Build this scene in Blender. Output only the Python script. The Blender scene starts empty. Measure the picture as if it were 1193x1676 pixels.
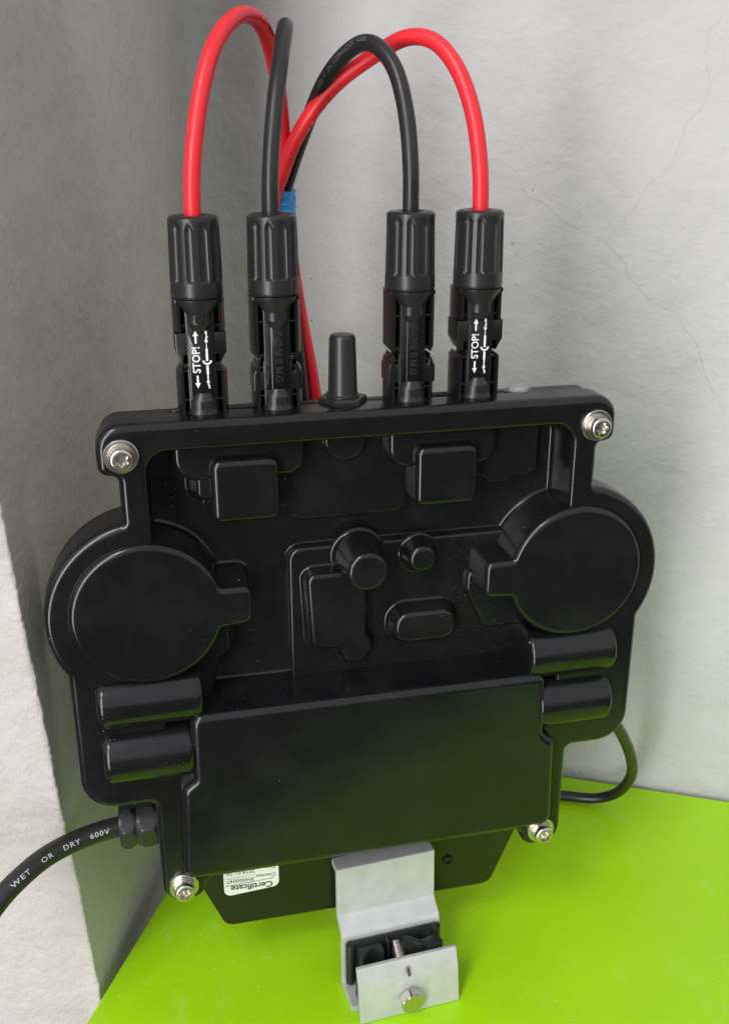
import bpy, bmesh, math, random
from math import sin, cos, pi, sqrt, atan2, radians, hypot
from mathutils import Vector, Matrix, noise
random.seed(7)
S = 0.001            # everything below is laid out in millimetres
TH = 239.0           # table top lies 239 mm below the origin of the inverter's front flange
sc = bpy.context.scene
COL = sc.collection

# ------------------------------------------------------------------ camera, world, light, exposure
cam_d = bpy.data.cameras.new('camera')
cam = bpy.data.objects.new('camera', cam_d); COL.objects.link(cam); sc.camera = cam
cam_d.sensor_fit = 'VERTICAL'; cam_d.sensor_height = 24.0; cam_d.lens = 24.0 * 1700 / 1676
cam_d.clip_start = 0.01; cam_d.clip_end = 50
PITCH, YAW = radians(20.77), radians(13.27)
cam.location = (-89.3 * S, -368.4 * S, (149.1 + TH) * S)
cam.rotation_euler = (pi / 2 - PITCH, 0, -YAW)

world = bpy.data.worlds.new('World'); sc.world = world; world.use_nodes = True
wbg = world.node_tree.nodes['Background']
wbg.inputs[1].default_value = 0.80
wn = world.node_tree.nodes; wl = world.node_tree.links
wtc = wn.new('ShaderNodeTexCoord'); wsep = wn.new('ShaderNodeSeparateXYZ'); wr = wn.new('ShaderNodeValToRGB')
wl.new(wtc.outputs['Generated'], wsep.inputs[0]); wl.new(wsep.outputs[2], wr.inputs[0]); wl.new(wr.outputs[0], wbg.inputs[0])
# plain overcast sky above, dark ground below
wr.color_ramp.elements[0].position = 0.0; wr.color_ramp.elements[0].color = (0.10, 0.098, 0.095, 1)
wr.color_ramp.elements[1].position = 0.06; wr.color_ramp.elements[1].color = (0.95, 0.97, 1.0, 1)

def area(name, loc, target, sx, sy, power, colour):
    l = bpy.data.lights.new(name, 'AREA'); l.shape = 'RECTANGLE'; l.size = sx; l.size_y = sy
    l.energy = power; l.color = colour
    o = bpy.data.objects.new(name, l); COL.objects.link(o); o.location = loc
    o.rotation_euler = (Vector(target) - Vector(loc)).to_track_quat('-Z', 'Y').to_euler()
    return o
# daylight from a large opening to the front left of the corner
area('window_light', (-1.55, -2.00, 0.42), (0.0, 0.05, 0.22), 0.60, 3.2, 78, (1.0, 0.985, 0.965))
area('high_window_light', (-1.7, -2.0, 3.2), (0.02, 0.05, 0.10), 0.8, 0.8, 50, (0.96, 0.98, 1.0))

vs = sc.view_settings
vs.view_transform = 'Standard'; vs.look = 'None'; vs.exposure = -0.12; vs.gamma = 1.0; vs.use_curve_mapping = False
sc.cycles.max_bounces = 8

# ------------------------------------------------------------------ helpers
def D(x, u, o):      # inverter coordinates (right, up, out towards the viewer) in mm -> world mm
    return Vector((x, -o, u + TH))

class Thing:
    def __init__(self, name, label, cat, base, group=None):
        self.o = bpy.data.objects.new(name, None); COL.objects.link(self.o)
        self.o.empty_display_size = 0.02
        self.base = Vector(base); self.o.location = self.base * S
        self.o['label'] = label; self.o['category'] = cat
        if group: self.o['group'] = group

def mesh_obj(name, verts, faces, mat, thing=None, parent=None, smooth=True, label=None, flat_from=None):
    base = thing.base if thing else Vector((0, 0, 0))
    me = bpy.data.meshes.new(name)
    me.from_pydata([tuple((Vector(v) - base) * S) for v in verts], [], faces)
    bm = bmesh.new(); bm.from_mesh(me); bmesh.ops.recalc_face_normals(bm, faces=bm.faces); bm.to_mesh(me); bm.free()
    if smooth:
        for p in me.polygons: p.use_smooth = True
        if smooth != True:
            me.set_sharp_from_angle(angle=radians(smooth))
    me.materials.append(mat)
    o = bpy.data.objects.new(name, me); COL.objects.link(o)
    if parent is not None: o.parent = parent
    elif thing: o.parent = thing.o
    if label: o['label'] = label
    return o

class MB:
    """collects pieces of one mesh"""
    def __init__(self): self.v = []; self.f = []
    def add(self, verts, faces):
        k = len(self.v); self.v += [Vector(v) for v in verts]; self.f += [tuple(i + k for i in f) for f in faces]
    def build(self, name, mat, thing=None, parent=None, smooth=35, label=None):
        return mesh_obj(name, self.v, self.f, mat, thing, parent, smooth, label)

def rpoly(pts, seg=6):
    """polygon with corner radii -> dense counter-clockwise outline"""
    n = len(pts); out = []
    for i in range(n):
        x, y = pts[i][0], pts[i][1]; r = pts[i][2] if len(pts[i]) > 2 else 0
        if r <= 0: out.append((x, y)); continue
        p = Vector((x, y)); a = Vector(pts[i - 1][:2]) - p; b = Vector(pts[(i + 1) % n][:2]) - p
        la, lb = a.length, b.length; a.normalize(); b.normalize()
        ang = a.angle(b)
        if ang > pi - 0.01: out.append((x, y)); continue
        t = r / math.tan(ang / 2); tm = min(la, lb) * 0.49
        if t > tm: t = tm; r = t * math.tan(ang / 2)
        c = p + (a + b).normalized() * (r / sin(ang / 2))
        s = p + a * t - c; e = p + b * t - c
        a0 = atan2(s.y, s.x); da = atan2(e.y, e.x) - a0
        while da > pi: da -= 2 * pi
        while da < -pi: da += 2 * pi
        k = max(2, int(abs(da) / (pi / 2) * seg) + 1)
        for j in range(k + 1): out.append((c.x + r * cos(a0 + da * j / k), c.y + r * sin(a0 + da * j / k)))
    o2 = []
    for q in out:
        if not o2 or hypot(q[0] - o2[-1][0], q[1] - o2[-1][1]) > 0.02: o2.append(q)
    if hypot(o2[0][0] - o2[-1][0], o2[0][1] - o2[-1][1]) < 0.02: o2.pop()
    A = sum(o2[i - 1][0] * o2[i][1] - o2[i][0] * o2[i - 1][1] for i in range(len(o2)))
    return o2 if A > 0 else o2[::-1]

def offset(pts, d):
    n = len(pts); out = []
    for i in range(n):
        p = Vector(pts[i]); a = (p - Vector(pts[i - 1])).normalized(); b = (Vector(pts[(i + 1) % n]) - p).normalized()
        n1 = Vector((a.y, -a.x)); n2 = Vector((b.y, -b.x)); m = n1 + n2
        if m.length < 1e-6: m = n1
        m.normalize(); out.append(p + m * (d / max(0.5, m.dot(n1))))
    return out

def circle(cx, cy, r, n=32): return [(cx + r * cos(2 * pi * i / n), cy + r * sin(2 * pi * i / n)) for i in range(n)]

def boss_rings(z0, z1, rt, rb, draft=0.04, k=6):
    """(offset, out) pairs from the base to the top edge; outline is the top-edge silhouette"""
    h = z1 - z0; r = []
    if rb > 0:
        for j in range(k + 1):
            a = j / k * pi / 2
            r.append((draft * (h - rt) + rb * (1 - sin(a)), z0 + rb * (1 - cos(a))))
    else: r.append((draft * (h - rt), z0))
    for j in range(k + 1):
        a = j / k * pi / 2
        r.append((-rt * (1 - cos(a)), z1 - rt + rt * sin(a)))
    r.append((-rt - 0.25, z1))
    return r

def boss(mb, outline, z0, z1, rt=1.6, rb=1.2, draft=0.04, P=D):
    rings = boss_rings(z0, z1, rt, rb, draft)
    n = len(outline); v = []; f = []
    for d, z in rings:
        for q in offset(outline, d): v.append(P(q[0], q[1], z))
    for j in range(len(rings) - 1):
        for i in range(n):
            i2 = (i + 1) % n
            f.append((j * n + i, j * n + i2, (j + 1) * n + i2, (j + 1) * n + i))
    f.append(tuple((len(rings) - 1) * n + i for i in range(n)))
    mb.add(v, f)

def prism(mb, outline, z0, z1, P=D, bev=0.0):
    if bev > 0: rings = [(0, z0), (0, z1 - bev), (-bev * .3, z1 - bev * .3), (-bev, z1)]
    else: rings = [(0, z0), (0, z1)]
    n = len(outline); v = []; f = [tuple(range(n - 1, -1, -1))]
    for d, z in rings:
        for q in (offset(outline, d) if d else outline): v.append(P(q[0], q[1], z))
    for j in range(len(rings) - 1):
        for i in range(n): f.append((j * n + i, j * n + (i + 1) % n, (j + 1) * n + (i + 1) % n, (j + 1) * n + i))
    f.append(tuple((len(rings) - 1) * n + i for i in range(n)))
    mb.add(v, f)

def lathe(mb, prof, P, n=32, close=True):
    """prof: (radius, height); P(x, y, h) -> world mm"""
    v = []; f = []
    for r, h in prof:
        for i in range(n): v.append(P(r * cos(2 * pi * i / n), r * sin(2 * pi * i / n), h))
    for j in range(len(prof) - 1):
        for i in range(n): f.append((j * n + i, j * n + (i + 1) % n, (j + 1) * n + (i + 1) % n, (j + 1) * n + i))
    if close:
        f.append(tuple(range(n - 1, -1, -1))); f.append(tuple((len(prof) - 1) * n + i for i in range(n)))
    mb.add(v, f)

def spline(pts, step=1.5):
    """Catmull-Rom through world-mm points"""
    P = [Vector(p) for p in pts]; P = [P[0] * 2 - P[1]] + P + [P[-1] * 2 - P[-2]]; out = []
    for i in range(1, len(P) - 2):
        p0, p1, p2, p3 = P[i - 1:i + 3]; k = max(2, int((p2 - p1).length / step))
        for j in range(k):
            t = j / k
            out.append(0.5 * ((2 * p1) + (p2 - p0) * t + (2 * p0 - 5 * p1 + 4 * p2 - p3) * t * t + (3 * p1 - p0 - 3 * p2 + p3) * t ** 3))
    out.append(P[-2]); return out

def smooth_path(p, it=6):
    for _ in range(it):
        p = [p[0]] + [(p[i - 1] + p[i] * 2 + p[i + 1]) / 4 for i in range(1, len(p) - 1)] + [p[-1]]
    return p

def frames(path):
    T = []
    for i in range(len(path)):
        T.append((path[min(i + 1, len(path) - 1)] - path[max(i - 1, 0)]).normalized())
    u = T[0].orthogonal().normalized(); F = []
    for t in T:
        u = (u - t * u.dot(t)).normalized(); F.append((t, u, t.cross(u)))
    return F

def tube(mb, path, r, n=20):
    F = frames(path); v = []; f = []
    for p, (t, a, b) in zip(path, F):
        for i in range(n):
            q = 2 * pi * i / n; v.append(p + a * (r * cos(q)) + b * (r * sin(q)))
    for j in range(len(path) - 1):
        for i in range(n): f.append((j * n + i, j * n + (i + 1) % n, (j + 1) * n + (i + 1) % n, (j + 1) * n + i))
    f.append(tuple(range(n - 1, -1, -1))); f.append(tuple((len(path) - 1) * n + i for i in range(n)))
    mb.add(v, f)

def text_geo(txt, size, ext=0.0, bold=0.0, spacing=1.0, align='CENTER'):
    """lettering as (verts, faces) in mm, baseline-centred in the xy plane"""
    c = bpy.data.curves.new('lettering', 'FONT'); c.body = txt; c.size = size; c.align_x = align; c.align_y = 'CENTER'
    c.extrude = ext; c.offset = bold; c.space_character = spacing; c.resolution_u = 4; c.fill_mode = 'BOTH' if ext else 'FRONT'
    o = bpy.data.objects.new('lettering', c); COL.objects.link(o)
    dg = bpy.context.evaluated_depsgraph_get(); dg.update()
    me = bpy.data.meshes.new_from_object(o.evaluated_get(dg))
    v = [tuple(x.co) for x in me.vertices]; f = [tuple(p.vertices) for p in me.polygons]
    bpy.data.objects.remove(o); bpy.data.meshes.remove(me); bpy.data.curves.remove(c)
    return v, f

# ------------------------------------------------------------------ materials
def mat(name, base, rough=0.5, metal=0.0, spec=0.5):
    m = bpy.data.materials.new(name); m.use_nodes = True
    b = m.node_tree.nodes['Principled BSDF']
    b.inputs['Base Color'].default_value = (*base, 1); b.inputs['Roughness'].default_value = rough
    b.inputs['Metallic'].default_value = metal; b.inputs['Specular IOR Level'].default_value = spec
    return m
class N:
    def __init__(self, m): self.t = m.node_tree; self.b = self.t.nodes['Principled BSDF']; self.c = self.n('ShaderNodeTexCoord').outputs['Object']
    def n(self, k, **kw):
        x = self.t.nodes.new(k)
        for a, b in kw.items(): setattr(x, a, b)
        return x
    def l(self, a, b): self.t.links.new(a, b)
    def mapped(self, scale=(1, 1, 1), rot=(0, 0, 0)):
        m = self.n('ShaderNodeMapping'); m.inputs['Scale'].default_value = scale; m.inputs['Rotation'].default_value = rot
        self.l(self.c, m.inputs[0]); return m.outputs[0]
    def noise(self, scale, detail=2, rough=0.5, vec=None):
        x = self.n('ShaderNodeTexNoise'); x.inputs['Scale'].default_value = scale; x.inputs['Detail'].default_value = detail
        x.inputs['Roughness'].default_value = rough; self.l(vec or self.c, x.inputs['Vector']); return x.outputs['Fac']
    def ramp(self, fac, stops):
        r = self.n('ShaderNodeValToRGB'); el = r.color_ramp.elements
        while len(el) < len(stops): el.new(0.5)
        for e, (p, c) in zip(el, stops):
            e.position = p; e.color = (*c, 1) if isinstance(c, tuple) else (c, c, c, 1)
        self.l(fac, r.inputs[0]); return r.outputs[0]
    def math(self, op, a, b=None):
        x = self.n('ShaderNodeMath', operation=op)
        for i, q in enumerate((a, b)):
            if q is None: continue
            if isinstance(q, (int, float)): x.inputs[i].default_value = q
            else: self.l(q, x.inputs[i])
        return x.outputs[0]
    def mix(self, fac, a, b):
        x = self.n('ShaderNodeMix', data_type='RGBA')
        if isinstance(fac, (int, float)): x.inputs[0].default_value = fac
        else: self.l(fac, x.inputs[0])
        for i, q in ((6, a), (7, b)):
            if isinstance(q, tuple): x.inputs[i].default_value = (*q, 1)
            else: self.l(q, x.inputs[i])
        return x.outputs[2]
    def bump(self, h, strength, dist):
        x = self.n('ShaderNodeBump'); x.inputs['Strength'].default_value = strength; x.inputs['Distance'].default_value = dist
        self.l(h, x.inputs['Height']); self.l(x.outputs[0], self.b.inputs['Normal'])
    def speck(self, scale, size, keep, mask_scale, lo, hi):
        """tiny scattered grains: 0/1 mask"""
        v = self.n('ShaderNodeTexVoronoi'); v.inputs['Scale'].default_value = scale; wn = self.n('ShaderNodeTexNoise'); wn.inputs['Scale'].default_value = scale * 2.2; self.l(self.c, wn.inputs['Vector'])
        wa = self.n('ShaderNodeVectorMath', operation='MULTIPLY_ADD'); self.l(wn.outputs['Color'], wa.inputs[0]); wa.inputs[1].default_value = (0.22 / scale,) * 3; self.l(self.c, wa.inputs[2])
        self.l(wa.outputs[0], v.inputs['Vector'])
        sp = self.n('ShaderNodeSeparateColor'); self.l(v.outputs['Color'], sp.inputs[0])
        sz = self.math('MULTIPLY', sp.outputs[1], size)
        near = self.math('LESS_THAN', v.outputs['Distance'], sz)
        m = self.ramp(self.noise(mask_scale, 2), [(lo, 0.0), (hi, 1.0)])
        k = self.math('GREATER_THAN', self.math('MULTIPLY', m, sp.outputs[0]), keep)
        return self.math('MULTIPLY', near, k)

def black_mat(name, base, rough, dust=True, grain=0.0, spec=0.5):
    m = mat(name, base, rough, 0, spec); n = N(m)
    if dust:
        s1 = n.math('MULTIPLY', n.speck(1300, 0.25, 0.60, 19, 0.55, 0.74), n.ramp(n.noise(300, 2), [(0.35, 0.15), (0.65, 0.9)]))
        s2 = n.speck(330, 0.085, 0.94, 9, 0.3, 0.5)
        s3 = n.math('MULTIPLY', n.speck(600, 0.2, 0.5, 6, 0.4, 0.6), 0.07)
        s1 = n.math('MAXIMUM', s1, s3)
        s = n.math('MAXIMUM', s1, s2)
        film = n.ramp(n.noise(35, 5, 0.65), [(0.45, base), (0.8, tuple(c + 0.006 for c in base))])
        n.l(n.mix(s, film, (0.55, 0.55, 0.52)), n.b.inputs['Base Color'])
        rr = n.ramp(n.noise(60, 4, 0.6), [(0.3, rough - 0.05), (0.75, rough + 0.08)])
        n.l(n.mix(s, rr, (0.9, 0.9, 0.9)), n.b.inputs['Roughness'])
    if grain: n.bump(n.noise(1800, 2), 0.25, grain)
    return m
M = {}
M['cover'] = black_mat('black_moulded_cover', (0.0058, 0.0059, 0.0066), 0.215, True, 0.0, 0.5)
M['back'] = black_mat('black_back_shell', (0.008, 0.008, 0.008), 0.38, False)
M['plug'] = black_mat('black_plug_plastic', (0.0075, 0.0075, 0.0078), 0.27, False)
M['emboss'] = black_mat('painted_glint_lettering', (0.022, 0.022, 0.023), 0.22, False)  # plug black lightened: the glints on the raised letters are in the colour
M['cap'] = black_mat('dark_grey_rubbery_cap', (0.0155, 0.0155, 0.0165), 0.34, False, 0.00003)
M['gland'] = black_mat('dark_gland_plastic', (0.017, 0.017, 0.018), 0.36, False)
M['insert'] = black_mat('black_insert_plastic', (0.016, 0.017, 0.018), 0.35, False)
M['plate'] = black_mat('black_mounting_plate', (0.008, 0.008, 0.008), 0.22, False)
M['print'] = mat('white_print', (0.78, 0.80, 0.80), 0.5)
M['lead_print'] = mat('grey_white_lead_print', (0.48, 0.49, 0.50), 0.5)
M['ink'] = mat('black_ink', (0.03, 0.03, 0.03), 0.6)
M['faint'] = mat('grey_cable_print', (0.15, 0.155, 0.16), 0.5)
M['paper'] = mat('label_paper', (0.80, 0.81, 0.76), 0.45)
M['crack'] = mat('crack_dark', (0.40, 0.39, 0.385), 0.95)
M['ant'] = mat('ant_brown', (0.055, 0.022, 0.010), 0.35)

def cable_mat(name, base, scuff, rough=0.36):
    m = mat(name, base, rough); n = N(m)
    s = n.speck(420, 0.30, 0.66, 24, 0.50, 0.68)
    n.l(n.mix(n.math('MULTIPLY', s, 0.6), base, scuff), n.b.inputs['Base Color'])
    n.l(n.ramp(n.noise(90, 3), [(0.3, rough - 0.05), (0.7, rough + 0.1)]), n.b.inputs['Roughness'])
    n.bump(n.noise(600, 2), 0.2, 0.0001); return m
M['red'] = cable_mat('red_cable_sheath', (0.78, 0.018, 0.030), (0.88, 0.40, 0.40))
M['black_cable'] = cable_mat('black_cable_sheath', (0.014, 0.014, 0.015), (0.03, 0.03, 0.03), 0.34)
M['ac_cable'] = cable_mat('black_power_sheath', (0.016, 0.015, 0.014), (0.03, 0.03, 0.03), 0.40)

m = M['tape'] = mat('blue_tape', (0.012, 0.17, 0.42), 0.4); n = N(m)
n.l(n.ramp(n.noise(180, 3), [(0.3, (0.012, 0.17, 0.42)), (0.7, (0.025, 0.32, 0.70))]), n.b.inputs['Base Color'])
n.bump(n.noise(220, 3), 0.6, 0.0012)

m = M['steel'] = mat('stainless_steel', (0.62, 0.58, 0.53), 0.26, 1.0); n = N(m)
n.l(n.ramp(n.noise(160, 2), [(0.3, 0.22), (0.7, 0.32)]), n.b.inputs['Roughness'])
m = M['alu'] = mat('anodised_aluminium', (0.6, 0.6, 0.6), 0.42, 0.3); n = N(m)
n.l(n.ramp(n.noise(300, 3, vec=n.mapped((0.04, 1, 1))), [(0.3, 0.38), (0.7, 0.55)]), n.b.inputs['Roughness'])
n.l(n.ramp(n.noise(120, 4), [(0.3, (0.52, 0.52, 0.53)), (0.7, (0.61, 0.61, 0.615))]), n.b.inputs['Base Color'])
n.bump(n.noise(1500, 2, vec=n.mapped((0.05, 1, 1))), 0.15, 0.00005)
m = M['lens'] = mat('clear_plastic', (0.85, 0.87, 0.87), 0.25); m.node_tree.nodes['Principled BSDF'].inputs['Transmission Weight'].default_value = 0.7

# lime painted table
m = M['table'] = mat('lime_table_paint', (0.33, 0.67, 0.004), 0.28, 0, 0.35); n = N(m)
base = n.ramp(n.noise(14, 4), [(0.3, (0.355, 0.69, 0.003)), (0.7, (0.395, 0.745, 0.005))])
s = n.math('MAXIMUM', n.speck(170, 0.13, 0.45, 9, 0.38, 0.62), n.speck(420, 0.26, 0.5, 16, 0.44, 0.66))
scuff = n.ramp(n.noise(70, 6, 0.75, n.mapped((1, 0.35, 1), (0, 0, 0.6))), [(0.55, 0.0), (0.70, 0.6)])
s = n.math('MAXIMUM', s, n.math('MULTIPLY', scuff, n.ramp(n.noise(7, 2), [(0.44, 0.0), (0.62, 1.0)])))
n.l(n.mix(n.math('MULTIPLY', s, 0.55), base, (0.62, 0.75, 0.30)), n.b.inputs['Base Color'])
n.l(n.ramp(n.noise(26, 6, 0.7), [(0.3, 0.16), (0.72, 0.46)]), n.b.inputs['Roughness'])
n.bump(n.noise(40, 3), 0.12, 0.0005)

def wall_mat(name, c1, c2, streak, strength, dist):
    m = mat(name, c1, 0.85, 0, 0.25); n = N(m)
    big = n.noise(9, 5, 0.6)
    col = n.ramp(big, [(0.3, c2), (0.7, c1)])
    dirt = n.speck(260, 0.2, 0.88, 14, 0.42, 0.62)
    smudge = n.ramp(n.noise(38, 6, 0.7), [(0.62, 0.0), (0.78, 0.35)])
    col = n.mix(smudge, col, tuple(c * 0.72 for c in c2))
    col = n.mix(n.math('MULTIPLY', dirt, 0.6), col, (0.16, 0.14, 0.12))
    n.l(col, n.b.inputs['Base Color'])
    lump = n.noise(130, 4, 0.55)
    brush = n.noise(520, 5, 0.7, n.mapped(streak))
    soft = n.noise(24, 4, 0.5)
    h = n.math('ADD', n.math('ADD', n.math('MULTIPLY', n.math('MULTIPLY', lump, 0.8), n.ramp(n.noise(11, 3, 0.6), [(0.35, 0.25), (0.65, 1.0)])), n.math('MULTIPLY', brush, 0.38)), n.math('MULTIPLY', soft, 3.0))
    n.bump(h, strength, dist)
    return m
M['wall_back'] = wall_mat('white_plaster', (0.57, 0.555, 0.56), (0.51, 0.50, 0.505), (1, 1, 0.6), 0.5, 0.0036)
M['wall_left'] = wall_mat('rough_white_plaster', (0.60, 0.56, 0.54), (0.52, 0.485, 0.47), (1, 1, 0.5), 0.6, 0.0030)

# ------------------------------------------------------------------ the setting: walls and table (world mm, z = 0 on the table)
# plan directions as (x, out) -> world (x, -out)
EL = Vector((0.3485, 0.9373))            # along the left wall towards the inner corner (world x, y)
NL = Vector((0.9373, -0.3485))           # its outward normal
A0 = Vector((-132.4, 13.9))              # point on the left wall where the arris meets the table
EB = Vector((0.8793, -0.4763)); NB = Vector((-0.4763, -0.8793))
B0 = Vector((159.0, 143.2)) - NB * 3.0
CORNER = Vector((-42.5, 255.7))

def structure(o, label=None):
    o['kind'] = 'structure'
    if label: o['label'] = label
    return o

# back wall: a gently uneven plastered sheet with a small fillet into the inner corner
v = []; f = []
xs = [-231.0 + i * 3 for i in range(0, 28)] + [-147.0 + i * 12 for i in range(0, 77)]
zs = [-420 + i * 12 for i in range(0, 121)]
for z in zs:
    for s in xs:
        p = B0 + EB * s
        d = 1.6 * noise.noise((s * 0.012, z * 0.012, 3.1)) + 0.5 * noise.noise((s * 0.05, z * 0.05, 7.7))
        t = s + 231.0
        d += 14.0 * max(0, 1 - t / 24.0) ** 2
        q = p + NB * d
        v.append((q.x, q.y, z))
w = len(xs)
for j in range(len(zs) - 1):
    for i in range(w - 1): f.append((j * w + i, j * w + i + 1, (j + 1) * w + i + 1, (j + 1) * w + i))
wall_back = structure(mesh_obj('wall_back', v, f, M['wall_back']), 'bright white plastered wall behind the inverter')

# left wall: dim face from the inner corner to a ragged leaning arris, then the bright end face
ARR = [(-430, 70.0), (-120, 34.0), (-10, 22.1), (22.5, 18.3), (70.6, 12.7), (115.7, 5.2), (176, -2.0), (217, -7.6), (257, -12.0), (281, -14.9), (600, -54), (1030, -104)]
def arris(z):
    for (z0, a0), (z1, a1) in zip(ARR, ARR[1:]):
        if z0 <= z <= z1: return a0 + (a1 - a0) * (z - z0) / (z1 - z0)
    return ARR[-1][1]
v = []; f = []
zs = []; z = -420.0
while z < 1020:
    zs.append(z); z += 1.1 if -40 < z < 330 else 14
colsA = [1.0, 0.98, 0.96, 0.94, 0.91, 0.88, 0.84, 0.8, 0.75, 0.6, 0.45, 0.33, 0.22, 0.14, 0.09, 0.06, 0.04, 0.026, 0.016, 0.009, 0.004]   # share of the way back to the corner
colsB = [0.0, 1.0, 2.2, 4, 6, 9, 13, 18, 25, 40, 70, 120, 200, 320, 480, 700]
LC = (CORNER - A0).dot(EL) + 4
for z in zs:
    a = arris(z)
    rg = 0.55 * noise.noise((z * 0.35, 1.3, 0)) + 0.9 * noise.noise((z * 0.11, 5.3, 0)) + 0.45 * noise.noise((z * 0.9, 2.2, 0))
    low = 1.0 if z < 32 else max(0.0, 1 - (z - 32) / 5)
    for t in colsA:
        s = a + (LC - a) * t
        d = 1.4 * noise.noise((s * 0.015, z * 0.012, 11)) + 0.45 * noise.noise((s * 0.07, z * 0.06, 4)) - 1.4 * noise.noise((a * 0.015, z * 0.012, 11)) * max(0, 1 - t * 8)
        d += 14.0 * max(0, 1 - (LC - s) / 24.0) ** 2
        near = max(0, 1 - t * 22)
        q = A0 + EL * (s + rg * near) + NL * (d * (1 - near) + 0.5 * near * noise.noise((z * 0.5, 9, 9)))
        v.append((q.x, q.y, z))
    for k, s in enumerate(colsB):
        near = max(0, 1 - s / 5)
        if k == 0: near = 1.0
        d = 0.8 * noise.noise((s * 0.03, z * 0.02, 21)) + 0.35 * noise.noise((s * 0.12, z * 0.09, 6))
        fil = 0.9 if k == 0 else (0.25 if k == 1 else 0)
        d -= 1.6 * low * (1 if s < 9 else max(0, 1 - (s - 9) / 2)) * 0.6
        q = A0 + EL * (a + fil * 0.6 + rg * near - d * (1 - near)) - NL * (s + fil * 0.4)
        v.append((q.x, q.y, z))
w = len(colsA) + len(colsB)
for j in range(len(zs) - 1):
    for i in range(w - 1): f.append((j * w + i, j * w + i + 1, (j + 1) * w + i + 1, (j + 1) * w + i))
wall_left = structure(mesh_obj('wall_left', v, f, M['wall_left']), 'dim grey side wall with a ragged bright plaster edge')

# hairline cracks in the plaster of the back wall
def crack(pts, wid):
    P = []
    for (s0, z0), (s1, z1) in zip(pts, pts[1:]):
        k = max(1, int(hypot(s1 - s0, z1 - z0) / 2.2))
        for j in range(k):
            t = j / k; P.append((s0 + (s1 - s0) * t + random.uniform(-.35, .35), z0 + (z1 - z0) * t + random.uniform(-.35, .35)))
    P.append(pts[-1]); v = []; f = []
    for i, (s, z) in enumerate(P):
        a = P[max(0, i - 1)]; b = P[min(len(P) - 1, i + 1)]; dx, dz = b[0] - a[0], b[1] - a[1]; L = hypot(dx, dz) or 1
        ww = wid * random.uniform(0.5, 1.2) * min(1, 0.25 + i * 0.12, 0.25 + (len(P) - 1 - i) * 0.12)
        for sg in (-1, 1):
            ss, zz = s - dz / L * ww * sg, z + dx / L * ww * sg
            i0 = (ss + 231) / 12; d = 1.6 * noise.noise((ss * 0.012, zz * 0.012, 3.1)) + 0.5 * noise.noise((ss * 0.05, zz * 0.05, 7.7)) + 0.16
            q = B0 + EB * ss + NB * d; v.append((q.x, q.y, zz))
    for i in range(len(P) - 1): f.append((2 * i, 2 * i + 1, 2 * i + 3, 2 * i + 2))
    return mesh_obj('hairline_crack', v, f, M['crack'], parent=wall_back)
crack([(-55.2, 359.9), (-47.1, 357.6), (-40.3, 349.5), (-32.2, 346.5), (-22.1, 338.1), (-9.0, 331.3), (0, 328.7), (5.8, 322.7), (11.6, 316.6), (13.0, 311.0), (25.0, 299.4), (31.7, 294.9), (39.7, 292.4), (45.2, 283.6), (52.1, 276.9), (55.4, 266.3), (62.7, 251.8), (70.4, 238.9)], 0.15)
crack([(49.3, 437.6), (45.8, 432.5), (41.4, 427.3), (40.7, 420.6), (41.8, 411.1), (43.8, 405.6), (43.9, 400.1), (41.1, 391.8), (35.0, 386.1), (33.4, 376.2), (30.4, 368.9), (26.6, 361.6), (19.6, 356.5), (14.5, 346.5), (7.7, 337.3), (0.5, 329.4)], 0.10)
crack([(37.7, 326.1), (44, 327.5), (51.0, 328.3)], 0.10)

# table top: slab with softened edges
TE1 = Vector((-0.4558, -0.8901)); TE2 = Vector((0.8793, -0.4763)); TC = Vector((-16.0, 237.0))
def TP(a, b, o):
    q = TC + TE2 * a + TE1 * b; return Vector((q.x, q.y, o))
mb = MB()
boss(mb, rpoly([(0, 0, 3), (440, 0, 3), (440, 348, 4), (0, 348, 4)]), -22, 0, 1.6, 0, 0, P=TP)
table = structure(mb.build('table_top', M['table'], smooth=30), 'glossy lime green table top')

# ------------------------------------------------------------------ the inverter
inv = Thing('microinverter', 'black moulded microinverter standing upright, rounded side lobes, four steel screws', 'inverter', D(0, -208, -20))
FL = -20.0   # recess floor

# -- flange outline (right half, then mirrored)
def lobe(sgn):
    return [(sgn * (86.5 + 40 * cos(radians(a))), -31 + 40 * sin(radians(a)), 0) for a in [78.7 - i * (78.7 + 33.6) / 40 for i in range(1, 40)]]
half = [(101.5, 46.3, 12), (101.5, 27.5, 9), (94.3, 26.5, 2.5), (94.3, 8.2, 1.2)] + lobe(1) + [(119.8, -53.1, 2), (119.8, -115.5, 15), (91, -115.5, 3.2), (91, -167.5, 9), (73.5, -167.5, 8), (72.0, -158, 5)]
out_l = half + [(-p[0], p[1], p[2]) for p in half[::-1]]
OUT = rpoly(out_l, 8)
HOLE = rpoly([(-84, 35.2, 8), (83.5, 35.2, 8), (83.5, -96, 3), (-84, -96, 3)], 8)
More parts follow.
